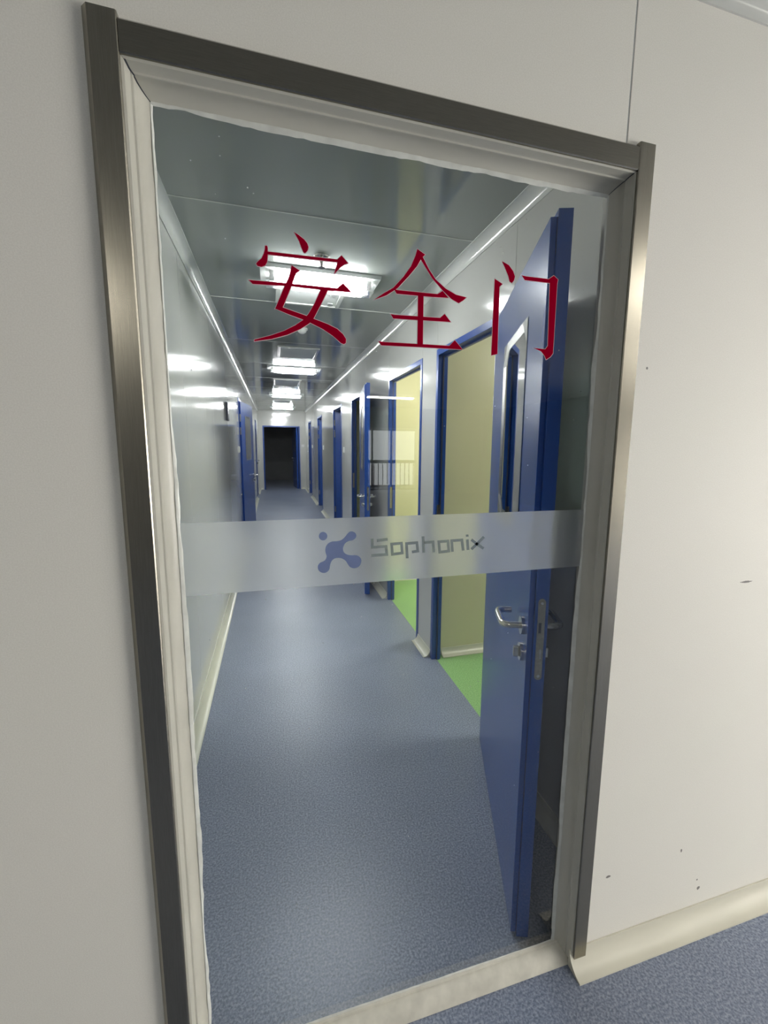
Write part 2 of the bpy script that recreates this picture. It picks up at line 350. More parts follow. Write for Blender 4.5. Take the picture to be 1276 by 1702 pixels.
t2 = trim('trim_2', 'shiny rounded ceiling cove above the wall with few doors'); run_y(t2, 'cove_piece', XL, 1, YB, YEND, CEIL, -1, 'ceiling_cove')
t3 = trim('trim_3', 'shiny rounded cove above the off-white safety door wall'); run_x(t3, 'cove_piece', YW, -1, LX0, LX1, LCEIL, -1, 'ceiling_cove')

# ------------------------------------------------------------------ the glass safety door
sd = tag(empty('door_1', ((HX0+HX1)/2, YW, 0)), 'glass safety door with red characters and steel frame in the off-white wall', 'door', kind='structure')
off = Vector(((HX0+HX1)/2, YW, 0))
def sdpart(name, bm, mat, parent=sd, **k):
    if parent is sd: bmesh.ops.translate(bm, verts=bm.verts, vec=-off)
    return mesh_obj(name, bm, mat, parent, **k)
# stiles: folded sheet with a sloping outer lip
def stile(sgn, xo, xi):
    pts = [(xo, YW), (xo, YW-0.002), (xo+sgn*0.009, YW-0.012), (xi-sgn*0.002, YW-0.012), (xi, YW-0.010), (xi, YW+0.03), (xi-sgn*0.002, YW+0.03), (xi-sgn*0.002, YW)]
    return prism(BM(), pts, 'z', 0.0, FT)
sdpart('frame_stile', stile(1, FX0, HX0), 'brushed_steel'); sdpart('frame_stile', stile(-1, FX1, HX1), 'brushed_steel')
zi = HT - 0.004
sdpart('frame_rail', prism(BM(), [(YW, FT-0.003), (YW-0.002, FT-0.003), (YW-0.011, FT-0.011), (YW-0.011, zi+0.002), (YW-0.009, zi), (YW+0.03, zi), (YW+0.03, zi+0.002), (YW, zi+0.002)], 'x', HX0+0.0005, HX1-0.0005), 'brushed_steel_rail')
# cove profile between frame and glass: (inset, depth)
PROF = [(0.000, YW-0.006), (0.004, YW-0.005), (0.0065, YW+0.008), (0.0085, YW+0.0115), (0.0115, YW+0.012), (0.0125, YW+0.0145), (0.0115, YW+0.018), (0.0135, YW+0.027), (0.018, YW+0.035), (0.0235, YW+0.0405), (0.030, YW+0.0435), (0.030, YW+0.0448), (0.0, YW+0.0448)]
GX0, GX1, GT, GB = HX0+0.030, HX1-0.030, zi-0.030, 0.040
def mitred_v(sgn, x):
    bm = BM(); n = len(PROF)
    A = [bm.verts.new((x+sgn*i, y, 0.012 + i*1.0)) for i, y in PROF]; B = [bm.verts.new((x+sgn*i, y, zi - i)) for i, y in PROF]
    bm.faces.new(A); bm.faces.new(B[::-1])
    for k in range(n): bm.faces.new((A[k], A[(k+1) % n], B[(k+1) % n], B[k]))
    return bm
sdpart('cove_profile', mitred_v(1, HX0), 'beige_profile', smooth=True); sdpart('cove_profile', mitred_v(-1, HX1), 'beige_profile', smooth=True)
def mitred_h():
    bm = BM(); n = len(PROF)
    A = [bm.verts.new((HX0+i+0.0012, y, zi-i)) for i, y in PROF]; B = [bm.verts.new((HX1-i-0.0012, y, zi-i)) for i, y in PROF]
    bm.faces.new(A); bm.faces.new(B[::-1])
    for k in range(n): bm.faces.new((A[k], A[(k+1) % n], B[(k+1) % n], B[k]))
    return bm
sdpart('cove_profile', mitred_h(), 'beige_profile', smooth=True)
def mitre_gap(sgn, x):
    bm = BM(); rows = []
    for i, y in PROF[1:11]:
        w = 0.0028*(1 - i/0.034) + 0.0006
        rows.append((bm.verts.new((x+sgn*(i-0.0004), y-0.0006, zi-i-0.0004)), bm.verts.new((x+sgn*(i+w), y-0.0006, zi-i-0.0002))))
    for a, b in zip(rows, rows[1:]): bm.faces.new((a[0], a[1], b[1], b[0]))
    return bm
sdpart('mitre_gap', mitre_gap(1, HX0), 'dark_plastic'); sdpart('mitre_gap', mitre_gap(-1, HX1), 'dark_plastic')
sill = [(YW, 0.0), (YW+0.003, 0.006), (YW+0.010, 0.017), (YW+0.020, 0.027), (YW+0.031, 0.033), (YW+0.037, 0.034), (YW+0.038, 0.039), (YW+0.0445, 0.041), (YW+0.0447, 0.0)]
sdpart('sill_profile', prism(BM(), sill, 'x', HX0+0.004, HX1-0.004), 'sill_profile', smooth=True)
pane = sdpart('pane', box(BM(), HX0+0.004, HX1-0.004, GY, GY+0.006, 0.001, zi-0.002), 'door_glass')
# sloppy silicone beads along the glass edge
def bead(p0, p1, inward, n, wmin, wmax, seed):
    rr = random.Random(seed); bm = BM(); p0 = Vector(p0); p1 = Vector(p1); inn = Vector(inward); rows = []
    w = (wmin+wmax)/2; wob = 0
    for i in range(n+1):
        p = p0.lerp(p1, i/n); w += rr.uniform(-1, 1)*(wmax-wmin)*0.28; w = min(max(w, wmin), wmax)
        hgt = 0.0016 + rr.random()*0.0016
        rows.append([bm.verts.new(p - inn*0.004), bm.verts.new(p - inn*0.001 + Vector((0, -hgt-0.001, 0))), bm.verts.new(p + inn*w*0.5 + Vector((0, -hgt, 0))), bm.verts.new(p + inn*w + Vector((0, -0.0002, 0))), bm.verts.new(p + inn*w*0.4 + Vector((0, 0.0, 0)))])
    for a, b in zip(rows, rows[1:]):
        for k in range(5): bm.faces.new((a[k], a[(k+1) % 5], b[(k+1) % 5], b[k]))
    bm.faces.new(rows[0]); bm.faces.new(rows[-1][::-1]); return bm
g = GY - 0.0002
sdpart('silicone_bead', bead((GX0, g, GB), (GX0, g, GT), (1, 0, 0), 90, 0.001, 0.008, 1), 'silicone', smooth=True)
sdpart('silicone_bead', bead((GX1, g, GB), (GX1, g, GT), (-1, 0, 0), 90, 0.002, 0.011, 2), 'silicone', smooth=True)
sdpart('silicone_bead', bead((GX0, g, GT), (GX1, g, GT), (0, 0, -1), 70, 0.001, 0.009, 3), 'silicone', smooth=True)
sdpart('silicone_bead', bead((GX0, g, GB), (GX1, g, GB), (0, 0, 1), 60, 0.001, 0.004, 4), 'silicone', smooth=True)
# frosted band
BT, BBm = 1.340, 1.1905
def sheet(bm, pts, y):
    f = bm.faces.new([bm.verts.new((p[0], y, p[1])) for p in pts]); bm.normal_update(); bmesh.ops.triangulate(bm, faces=[f], ngon_method='EAR_CLIP'); return bm
sdpart('frosted_band', sheet(BM(), [(HX0+0.006, BBm), (HX1-0.006, BBm), (HX1-0.006, BT), (HX0+0.006, BT)], GY-0.0006), 'frosted_film')
def plate(bm, pts, y0, y1):
    A = [bm.verts.new((p[0], y0, p[1])) for p in pts]; B = [bm.verts.new((p[0], y1, p[1])) for p in pts]
    fs = [bm.faces.new(A), bm.faces.new(B[::-1])]; n = len(pts)
    for i in range(n): bm.faces.new((A[i], A[(i+1) % n], B[(i+1) % n], B[i]))
    bm.normal_update(); bmesh.ops.triangulate(bm, faces=fs, ngon_method='EAR_CLIP')
    return bm
def onglass(zx, zy, ox, oy, sc):
    v = at_y(ox + zx/sc, oy + zy/sc, GY-0.001); return (v.x, v.z)
def area(p): return sum(p[i][0]*p[(i+1) % len(p)][1]-p[(i+1) % len(p)][0]*p[i][1] for i in range(len(p)))/2
def grow(pts, d):
    s = 1 if area(pts) > 0 else -1; n = len(pts); out = []
    for i in range(n):
        a, b, c = Vector(pts[i-1]), Vector(pts[i]), Vector(pts[(i+1) % n])
        e1 = (b-a).normalized(); e2 = (c-b).normalized()
        n1 = Vector((e1.y, -e1.x))*s; n2 = Vector((e2.y, -e2.x))*s
        m = (n1+n2); m = m.normalized() if m.length > 1e-6 else n1
        k = min(2.2, 1/max(0.35, m.dot(n1))); q = b + m*d*k; out.append((q.x, q.y))
    return out
def smooth_closed(pts, it=2):
    for _ in range(it):
        out = []
        for i in range(len(pts)):
            a, b = pts[i], pts[(i+1) % len(pts)]
            out += [(a[0]*.75+b[0]*.25, a[1]*.75+b[1]*.25), (a[0]*.25+b[0]*.75, a[1]*.25+b[1]*.75)]
        pts = out
    return pts
CH = {
 'an': (410, 380, 6.716, [
  [(530, 40), (575, 68), (640, 120), (675, 165), (688, 205), (680, 240), (660, 266), (646, 273), (632, 262), (612, 215), (585, 140), (555, 85)],
  [(205, 190), (225, 190), (233, 215), (233, 300), (228, 370), (205, 410), (165, 425), (120, 415), (105, 390), (125, 365), (165, 330), (190, 280), (203, 230)],
  [(230, 256), (1010, 345), (1058, 300), (1130, 385), (1085, 402), (1040, 435), (1005, 475), (976, 508), (985, 470), (1005, 410), (1014, 374), (230, 286)],
  [(500, 408), (590, 468), (548, 497), (515, 590), (495, 650), (400, 882), (318, 892), (420, 650), (470, 545), (490, 470)],
  [(318, 892), (395, 878), (650, 968), (745, 1006), (900, 1065), (1010, 1120), (1075, 1180), (1108, 1235), (1105, 1275), (1085, 1290), (1050, 1275), (960, 1195), (850, 1120), (710, 1050), (630, 1015), (480, 960)],
  [(830, 672), (908, 680), (850, 800), (745, 1005), (700, 1055), (600, 1120), (450, 1185), (280, 1230), (85, 1256), (85, 1240), (260, 1195), (420, 1140), (540, 1080), (630, 1020), (690, 950), (760, 830)],
  [(25, 573), (80, 579), (320, 599), (1010, 668), (1075, 612), (1167, 710), (900, 688), (500, 642), (65, 616)]]),
 'quan': (600, 380, 3.544, [
  [(332, 120), (377, 153), (355, 175), (330, 220), (280, 280), (215, 350), (150, 392), (76, 419), (130, 383), (190, 348), (250, 283), (295, 220), (320, 160)],
  [(350, 178), (363, 166), (400, 240), (440, 300), (500, 355), (560, 390), (619, 405), (605, 420), (575, 439), (530, 412), (480, 362), (420, 293), (380, 228)],
  [(195, 356), (215, 362), (450, 386), (480, 367), (514, 407), (420, 402), (210, 383)],
  [(336, 380), (368, 383), (363, 695), (332, 692)],
  [(175, 504), (200, 508), (465, 526), (492, 503), (528, 550), (370, 540), (190, 529)],
  [(104, 663), (130, 668), (520, 691), (552, 658), (597, 712), (340, 697), (118, 687)]]),
 'men': (600, 380, 3.544, [
  [(831, 193), (870, 215), (895, 250), (906, 282), (900, 305), (888, 320), (875, 311), (868, 280), (850, 235)],
  [(788, 296), (833, 326), (815, 343), (802, 738), (767, 747)],
  [(948, 276), (975, 282), (1105, 298), (1135, 277), (1160, 300), (1155, 325), (1130, 735), (1115, 755), (1090, 771), (1080, 747), (1060, 722), (1016, 703), (1085, 711), (1100, 690), (1112, 320), (965, 302)]])}
for key, (ox, oy, sc, polys) in CH.items():
    bm = BM(); be = BM(); k = 0
    for pl in polys:
        pts = [onglass(a, b, ox, oy, sc) for a, b in pl]
        plate(bm, pts, GY-0.0009-0.00006*k, GY-0.0003)
        plate(be, grow(pts, 0.0012), GY-0.0004-0.00001*k, GY-0.0001); k += 1
    ch = sdpart('red_character', bm, 'red_vinyl'); ch['label'] = {'an': 'red character for peace', 'quan': 'red character for whole', 'men': 'red character for gate'}[key]
    bmesh.ops.translate(be, verts=be.verts, vec=-off); mesh_obj('pale_outline', be, 'pale_edge', ch)
# logo and lettering on the frosted band
LO = (300, 840, 3.544)
bm = BM()
sheet(bm, [onglass(839+25*math.cos(a*math.pi/14), 181+25*math.sin(a*math.pi/14), *LO) for a in range(28)], GY-0.0012)
outl = [(985, 163), (1000, 152), (1022, 155), (1036, 172), (1031, 195), (1012, 206), (990, 209), (968, 222), (955, 250), (959, 276), (978, 290), (1005, 294), (1038, 292), (1061, 308), (1066, 332), (1054, 360), (1025, 372), (998, 365), (984, 345), (972, 325), (950, 311), (925, 308), (902, 314), (887, 330), (880, 352), (877, 378), (860, 396), (835, 399), (812, 385), (806, 360), (817, 339), (838, 331), (853, 322), (862, 300), (852, 275), (853, 245), (867, 224), (890, 212), (920, 211), (945, 206), (965, 190)]
sheet(bm, smooth_closed([onglass(a, b, *LO) for a, b in outl], 2), GY-0.0012)
lg = sdpart('logo', bm, 'logo_blue'); lg['label'] = 'blue splash-shaped logo'
TX = (480, 820, 3.358)
def ribbon(bm, pl, w, closed=False):
    P = [Vector(p) for p in pl]; n = len(P); Lp, Rp = [], []
    for i in range(n):
        a = P[i-1] if (i > 0 or closed) else None; c = P[(i+1) % n] if (i < n-1 or closed) else None; b = P[i]
        d1 = (b-a).normalized() if a is not None else (c-b).normalized(); d2 = (c-b).normalized() if c is not None else d1
        n1 = Vector((-d1.y, d1.x)); n2 = Vector((-d2.y, d2.x)); m = (n1+n2).normalized(); kk = min(1.6, 1/max(0.4, m.dot(n1)))
        Lp.append(b+m*w/2*kk); Rp.append(b-m*w/2*kk)
    for i in range(n if closed else n-1):
        j = (i+1) % n; sheet(bm, [onglass(q.x, q.y, *TX) for q in (Lp[i], Lp[j], Rp[j], Rp[i])], GY-0.0012)
LET = [('S', [([(464, 253), (465, 301), (542, 296), (546, 341), (460, 347)], 0), ([(490, 263), (551, 256)], 0)]),
 ('o', [([(573, 283), (628, 278), (632, 333), (577, 340)], 1)]), ('p', [([(660, 362), (656, 280), (714, 275), (719, 322), (686, 327)], 0)]),
 ('h', [([(748, 240), (752, 331)], 0), ([(752, 275), (804, 271), (808, 329)], 0)]), ('o', [([(836, 270), (887, 266), (892, 322), (841, 328)], 1)]),
 ('n', [([(912, 326), (908, 264), (965, 260), (972, 319)], 0)]), ('i', [([(995, 257), (999, 316)], 0), ([(994, 230), (995, 242)], 0)]),
 ('x', [([(1018, 258), (1050, 284), (1086, 308)], 0), ([(1088, 243), (1050, 281), (1018, 312)], 0)])]
for ltr, strokes in LET:
    bm = BM()
    for pl, c in strokes: ribbon(bm, pl, 15.0, bool(c))
    sdpart('letter', bm, 'logo_grey')

# ------------------------------------------------------------------ hinged doors
LEAF_W, LEAF_H = 0.925, 2.062
def lever(sgn):
    y0 = -0.001 if sgn < 0 else 0.051
    b = BM(); tube(b, fillet([(0.857, y0, 0.985), (0.857, y0+sgn*0.058, 0.985), (0.735, y0+sgn*0.058, 0.985), (0.735, y0+sgn*0.012, 0.985)], 0.024), 0.0095, 12)
    return b
def disc(x, y0, y1, z, rad, n=20):
    b = BM(); tube(b, [(x, y0, z), (x, y1, z)], rad, n); return b
CACHE = {}
def cached(key, name, fn, mat, parent, **k):
    if key in CACHE:
        o = CACHE[key].copy(); COL.objects.link(o); o.parent = parent; return o
    o = mesh_obj(name, fn(), mat, parent, **k); CACHE[key] = o; return o
WS0, WS1, WZ0, WZ1 = 0.285, 0.70, 1.235, 1.87
def leaf_body():
    b = BM()
    for (y0, y1, s1, z1) in ((0.0, 0.0145, LEAF_W-0.013, LEAF_H-0.013), (0.015, 0.05, LEAF_W, LEAF_H)):
        O = [(0, 0.008), (s1, 0.008), (s1, z1), (0, z1)]; I = [(WS0, WZ0), (WS1, WZ0), (WS1, WZ1), (WS0, WZ1)]
        V = {(k, q, n): b.verts.new((p[0], yy, p[1])) for k, P in (('o', O), ('i', I)) for q, yy in ((0, y0), (1, y1)) for n, p in enumerate(P)}
        for n in range(4):
            m = (n+1) % 4
            for q in (0, 1): b.faces.new((V['o', q, n], V['o', q, m], V['i', q, m], V['i', q, n]))
            for k in 'oi': b.faces.new((V[k, 0, n], V[k, 0, m], V[k, 1, m], V[k, 1, n]))
    return b
def win_trim(sgn):
    b = BM(); yo, yi = (-0.002, 0.0035) if sgn < 0 else (0.052, 0.0465)
    i0, i1, j0, j1, c = WS0+0.02, WS1-0.02, WZ0+0.02, WZ1-0.02, 0.05
    inner = [(i0, j0+c), (i0+c, j0), (i1-c, j0), (i1, j0+c), (i1, j1-c), (i1-c, j1), (i0+c, j1), (i0, j1-c)]
    o0, o1, q0, q1 = WS0-0.006, WS1+0.006, WZ0-0.006, WZ1+0.006
    outer = [(o0, j0+c), (i0+c, q0), (i1-c, q0), (o1, j0+c), (o1, j1-c), (i1-c, q1), (i0+c, q1), (o0, j1-c)]
    I = [b.verts.new((p[0], yi, p[1])) for p in inner]; O = [b.verts.new((p[0], yo, p[1])) for p in outer]
    cn = {0: (o0, q0), 2: (o1, q0), 4: (o1, q1), 6: (o0, q1)}
    for k in range(8):
        if k in cn:
            cv = b.verts.new((cn[k][0], yo, cn[k][1])); b.faces.new((O[k], cv, O[(k+1) % 8])); 
        b.faces.new((O[k], O[(k+1) % 8], I[(k+1) % 8], I[k]))
    return b
def lock_plate():
    b = BM(); y0, y1, z0, z1 = 0.022, 0.042, 0.855, 1.09; rr = 0.0098; yc = 0.032
    pts = []
    for k in range(9): a = math.pi*k/8; pts.append((yc+rr*math.cos(a), z1-rr+rr*math.sin(a)))
    for k in range(9): a = math.pi+math.pi*k/8; pts.append((yc+rr*math.cos(a), z0+rr+rr*math.sin(a)))
    prism(b, pts, 'x', LEAF_W-0.0005, LEAF_W+0.0018); return b
def make_leaf(parent, loc, d, detail=True, handles=(-1, 1)):
    ang = math.atan2(d[1], d[0])
    lf = cached('leaf', 'leaf', leaf_body, 'blue_paint', parent, bevel=0.0012)
    lf.location = Vector(loc) - parent.location; lf.rotation_euler = (0, 0, ang)
    for s in (-1, 1): cached(f'trim{s}', 'window_trim', lambda: win_trim(s), 'window_trim', lf)
    cached('wglass', 'window_pane', lambda: box(BM(), WS0+0.001, WS1-0.001, 0.004, 0.008, WZ0+0.001, WZ1-0.001), 'small_glass', lf)
    cached('wglass2', 'window_pane', lambda: box(BM(), WS0+0.001, WS1-0.001, 0.042, 0.046, WZ0+0.001, WZ1-0.001), 'small_glass', lf)
    for s in handles:
        cached(f'lever{s}', 'lever_handle', lambda: lever(s), 'chrome', lf, smooth=True)
        y0, y1 = (-0.009, 0.0) if s < 0 else (0.05, 0.059)
        cached(f'ros{s}', 'handle_rosette', lambda: disc(0.857, y0, y1, 0.985, 0.026), 'chrome', lf, smooth=True)
        cached(f'esc{s}', 'lock_rosette', lambda: disc(0.857, y0, y1, 0.905, 0.026), 'chrome', lf, smooth=True)
        ya, yb = (-0.026, -0.009) if s < 0 else (0.059, 0.076)
        cached(f'turn{s}', 'thumb_turn', lambda: box(BM(), 0.851, 0.863, ya, yb, 0.889, 0.921), 'chrome', lf, bevel=0.003, seg=2)
    if detail:
        pl = cached('plate', 'lock_plate', lock_plate, 'satin_steel', lf)
        cached('latch', 'latch_slot', lambda: box(BM(), LEAF_W+0.0012, LEAF_W+0.0022, 0.026, 0.033, 0.992, 1.022), 'dark_plastic', lf)
        cached('bolt', 'dead_bolt', lambda: box(BM(), LEAF_W+0.0010, LEAF_W+0.0024, 0.032, 0.036, 0.918, 0.945), 'chrome', lf)
        for z in (1.078, 0.867):
            cached(f'screw{z}', 'screw', lambda: tube(BM(), [(LEAF_W+0.001, 0.032, z), (LEAF_W+0.003, 0.032, z)], 0.0042, 10), 'chrome', lf)
    return lf
def hinges(parent, x, y, zs=(0.28, 1.62, 1.80)):
    for z in zs:
        mesh_obj('hinge', tube(BM(), [(x, y, z), (x, y, z+0.1)], 0.009, 10), 'satin_steel', parent, smooth=True)
def side_frame(parent, a, b, x0, x1, zt, strike=None):
    # jambs and head of an opening a..b (along y) in a wall x0..x1
    lo = parent.location; p = 0.005; w = 0.038
    X0, X1 = x0-p-lo.x, x1+p-lo.x; A, B = a-lo.y, b-lo.y
    xm0, xm1 = X0+(X1-X0)*0.58, X1-0.008
    def jamb(y0, y1, s):
        bm = box(BM(), X0, X1, y0, y1, 0, zt)
        if s > 0: box(bm, xm0, xm1, y1, y1+0.012, 0, zt-w)
        else: box(bm, xm0, xm1, y0-0.012, y0, 0, zt-w)
        return bm
    mesh_obj('jamb', jamb(A, A+w, 1), 'blue_frame', parent, bevel=0.0015); mesh_obj('jamb', jamb(B-w, B, -1), 'blue_frame', parent, bevel=0.0015)
    hb = box(BM(), X0, X1, A+w, B-w, zt-w, zt); box(hb, xm0, xm1, A+w, B-w, zt-w-0.012, zt-w)
    mesh_obj('door_head', hb, 'blue_frame', parent, bevel=0.0015)
    # dark rubber seal inside the reveal
    sm = BM(); box(sm, xm0-0.006, xm0-0.0005, B-w-0.010, B-w-0.0005, 0, zt-w-0.001); mesh_obj('seal', sm, 'dark_plastic', parent)
    if strike: mesh_obj('strike_plate', box(BM(), X0+0.012, X0+0.032, B-w-0.002, B-w+0.001, 0.90, 1.10), 'satin_steel', parent)
def vdoor(n, a, b, label, x0=XR, x1=XR+RT):
    return tag(empty(f'door_{n}', ((x0+x1)/2, (a+b)/2, 0)), label, 'door', kind='structure')
d2 = vdoor(2, *OPEN[0], 'blue door standing wide open with lever handle beside the cream green-floored room')
side_frame(d2, *OPEN[0], XR, XR+RT, HEAD, strike=True)
make_leaf(d2, (0.975, 1.876, 0), (-0.342, -0.940))
hinges(d2, 0.990-d2.location.x, 1.888-d2.location.y)
d3 = vdoor(3, *OPEN[1], 'blue door frame without a leaf, opening on the bright green floor'); side_frame(d3, *OPEN[1], XR, XR+RT, HEAD, strike=True)
d4 = vdoor(4, *OPEN[2], 'blue door leaf folded back towards the frame without a leaf'); side_frame(d4, *OPEN[2], XR, XR+RT, HEAD, strike=True)
make_leaf(d4, (0.965, 5.10, 0), (-0.135, -0.991)); hinges(d4, 0.99-d4.location.x, 5.11-d4.location.y)
for n, k, lab in ((5, 3, 'blue door opened into a dark room, first past the folded-back leaf'), (6, 4, 'bright blue door second past the folded-back leaf'), (7, 5, 'blue door nearest the end wall on the side with many doors')):
    dd = vdoor(n, *OPEN[k], lab); side_frame(dd, *OPEN[k], XR, XR+RT, HEAD)
    make_leaf(dd, (XR+0.03, OPEN[k][1]-0.052, 0), (0.985, -0.17), detail=False)
    hinges(dd, XR+0.016-dd.location.x, OPEN[k][1]-0.050-dd.location.y, (0.28, 1.60, 1.80))
d8 = vdoor(8, *LDOOR[0], 'blue door standing ajar in the glossy wall with few doors', XL-RT, XL); side_frame(d8, *LDOOR[0], XL-RT, XL, HEAD)
make_leaf(d8, (XL+0.025, 6.625, 0), (0.125, 0.985)); hinges(d8, XL+0.016-d8.location.x, 6.615-d8.location.y, (0.28, 1.60, 1.78))
d9 = vdoor(9, *LDOOR[1], 'blue door closed in the glossy wall, past the ajar door', XL-RT, XL); side_frame(d9, *LDOOR[1], XL-RT, XL, HEAD)
make_leaf(d9, (XL-0.002, LDOOR[1][0]+0.0385, 0), (0.0, 0.95), detail=False)
# doorway in the end wall
de = tag(empty('door_10', ((EX0+EX1)/2, YEND+0.03, 0)), 'blue-framed doorway to a dark room in the end wall', 'door', kind='structure')
lo = de.location
for a, b in ((EX0, EX0+0.04), (EX1-0.04, EX1)): mesh_obj('jamb', box(BM(), a-lo.x, b-lo.x, YEND-0.006-lo.y, YEND+RT+0.006-lo.y, 0, EH), 'blue_frame', de, bevel=0.0015)
mesh_obj('door_head', box(BM(), EX0+0.04-lo.x, EX1-0.04-lo.x, YEND-0.006-lo.y, YEND+RT+0.006-lo.y, EH-0.04, EH), 'blue_frame', de, bevel=0.0015)
make_leaf(de, (EX1-0.06, YEND+0.075, 0), (-0.09, 0.995), detail=False)

# ------------------------------------------------------------------ ceiling lamps
def tube_lamp(parent_label, loc, tubemat, rz=0.0, group=None):
    t = tag(empty('ceiling_light', loc, rz), parent_label, 'light', group)
    L, D = 0.66, 0.27
    k = tubemat
    cached('l_base', 'base_plate', lambda: prism(BM(), [(-D/2, 0), (-D/2, -0.006), (-D/2+0.02, -0.018), (D/2-0.02, -0.018), (D/2, -0.006), (D/2, 0)], 'x', -L/2-0.02, L/2+0.02), 'white_metal', t)
    for s in (-1, 1):
        cached(f'l_tube{k}{s}', 'fluorescent_tube', lambda: tube(BM(), [(-0.27, s*0.055, -0.045), (0.27, s*0.055, -0.045)], 0.014, 12), k, t, smooth=True)
        for q in (-1, 1): cached(f'l_sock{s}{q}', 'tube_socket', lambda: box(BM(), s*0.27, s*0.30, q*0.055-0.02, q*0.055+0.02, -0.065, -0.018), 'white_plastic', t, bevel=0.003)
    def cover():
        b = BM(); n = 11; prof = []
        for i in range(n): a = math.pi*i/(n-1); prof.append((-(D/2-0.022)*math.copysign(abs(math.cos(a))**0.45, math.cos(a)), -0.018-0.058*math.sin(a)**0.6 if 0 < i < n-1 else -0.018))
        A = [b.verts.new((-L/2+0.012, y, z)) for y, z in prof]; B = [b.verts.new((L/2-0.012, y, z)) for y, z in prof]
        b.faces.new(A); b.faces.new(B[::-1])
        for i in range(n-1): b.faces.new((A[i], A[i+1], B[i+1], B[i]))
        return b
    cached('l_cover', 'clear_cover', cover, 'lamp_cover', t)
    return t
tube_lamp('bright twin-tube ceiling light behind the red characters', (0.31, 2.90, CEIL), 'tube_corridor', 0, 'corridor ceiling lights')
tube_lamp('second twin-tube ceiling light down the corridor, past the hatch', (0.31, 6.38, CEIL), 'tube_corridor', 0, 'corridor ceiling lights')
tube_lamp('third twin-tube ceiling light down the corridor', (0.31, 9.85, CEIL), 'tube_corridor', 0, 'corridor ceiling lights')
tube_lamp('last twin-tube ceiling light, beside the end wall', (0.31, 13.35, CEIL), 'tube_corridor', 0, 'corridor ceiling lights')
tube_lamp('twin-tube ceiling light in the first green-floored room', (2.5, 1.55, CEIL), 'tube_room', R(90), 'side room lights')
tube_lamp('twin-tube ceiling light in the second green-floored room', (2.3, 3.7, CEIL), 'tube_room', R(90), 'side room lights')
tube_lamp('long twin-tube lobby light near the stair doorway', (2.45, -7.55, LCEIL), 'tube_lobby', 0, 'lobby lights').scale = (1.9, 1, 1)
def panel_lamp(label, x, y, rz=0.0, h=0.62):
    t = tag(empty('panel_light', (x, y, LCEIL), rz), label, 'light', 'lobby panel lights')
    for a in ((-h, h, -0.17, -0.15), (-h, h, 0.15, 0.17), (-h, -h+0.02, -0.15, 0.15), (h-0.02, h, -0.15, 0.15)):
        mesh_obj('frame_bar', box(BM(), *a, -0.012, 0), 'white_metal', t)
    mesh_obj('diffuser', box(BM(), -h+0.021, h-0.021, -0.149, 0.149, -0.04, -0.001), 'panel_glow', t)
panel_lamp('recessed panel light above the off-white wall beside the safety door', 2.75, -0.5)
panel_lamp('recessed panel light deeper in the lobby on the door-handle side', 4.4, -2.2)
panel_lamp('short added fill panel near the lobby side wall without a window', -1.3, -1.9, R(90), 0.34)  # unseen fill lamp added to lift the left wall and right-hand cove

# ------------------------------------------------------------------ small ceiling and wall fittings
def sprinkler(x, y, label):
    t = tag(empty('sprinkler', (x, y, CEIL)), label, 'sprinkler')
    mesh_obj('escutcheon', tube(BM(), [(0, 0, 0), (0, 0, -0.006), (0, 0, -0.012)], [0.042, 0.040, 0.024], 20), 'chrome', t, smooth=True)
    mesh_obj('nozzle', tube(BM(), [(0, 0, -0.010), (0, 0, -0.03), (0, 0, -0.055)], [0.012, 0.010, 0.007], 12), 'chrome', t, smooth=True)
    mesh_obj('deflector', tube(BM(), [(0, 0, -0.055), (0, 0, -0.058)], 0.018, 16), 'chrome', t)
sprinkler(0.285, 2.60, 'chrome sprinkler head beside the first corridor light')
sprinkler(0.36, 14.1, 'chrome sprinkler head beside the end wall')
def smoke(x, y, label):
    t = tag(empty('smoke_detector', (x, y, CEIL)), label, 'detector')
    mesh_obj('base', tube(BM(), [(0, 0, 0), (0, 0, -0.012)], 0.05, 24), 'white_plastic', t, smooth=True)
    mesh_obj('sensor_dome', tube(BM(), [(0, 0, -0.012), (0, 0, -0.03), (0, 0, -0.042)], [0.042, 0.036, 0.02], 24), 'white_plastic', t, smooth=True)
smoke(0.28, 4.2, 'white smoke detector between the first light and the framed vent')
def hatch(name, x0, x1, y0, y1, label, cat, louvres):
    t = tag(empty(name, ((x0+x1)/2, (y0+y1)/2, CEIL)), label, cat); hx, hy = (x1-x0)/2, (y1-y0)/2; w = 0.03
    for a in ((-hx, hx, -hy, -hy+w), (-hx, hx, hy-w, hy), (-hx, -hx+w, -hy+w, hy-w), (hx-w, hx, -hy+w, hy-w)):
        mesh_obj('frame_bar', box(BM(), *a, -0.012, 0), 'ceiling_cove', t, bevel=0.002)
    if louvres:
        n = int((2*hy-2*w)/0.05)
        for i in range(n):
            yy = -hy+w+0.025+i*(2*hy-2*w-0.05)/max(1, n-1)
            bm = BM(); prism(bm, [(yy-0.016, -0.003), (yy-0.014, -0.001), (yy+0.018, -0.009), (yy+0.016, -0.011)], 'x', -hx+w, hx-w); mesh_obj('louvre', bm, 'white_metal', t)
    else:
        mesh_obj('cover_plate', box(BM(), -hx+w+0.001, hx-w-0.001, -hy+w+0.001, hy-w-0.001, -0.006, 0), 'white_metal', t)
        for s in (-0.6, 0.6): mesh_obj('latch', box(BM(), hx-w-0.06, hx-w-0.02, s*hy-0.03, s*hy+0.03, -0.011, -0.006), 'grey_trim', t, bevel=0.002)
hatch('ceiling_hatch', 0.05, 0.50, 3.12, 3.48, 'white access hatch right behind the first corridor light', 'hatch', False)
hatch('air_vent', 0.08, 0.52, 5.00, 5.60, 'framed air vent in front of the second corridor light', 'vent', True)
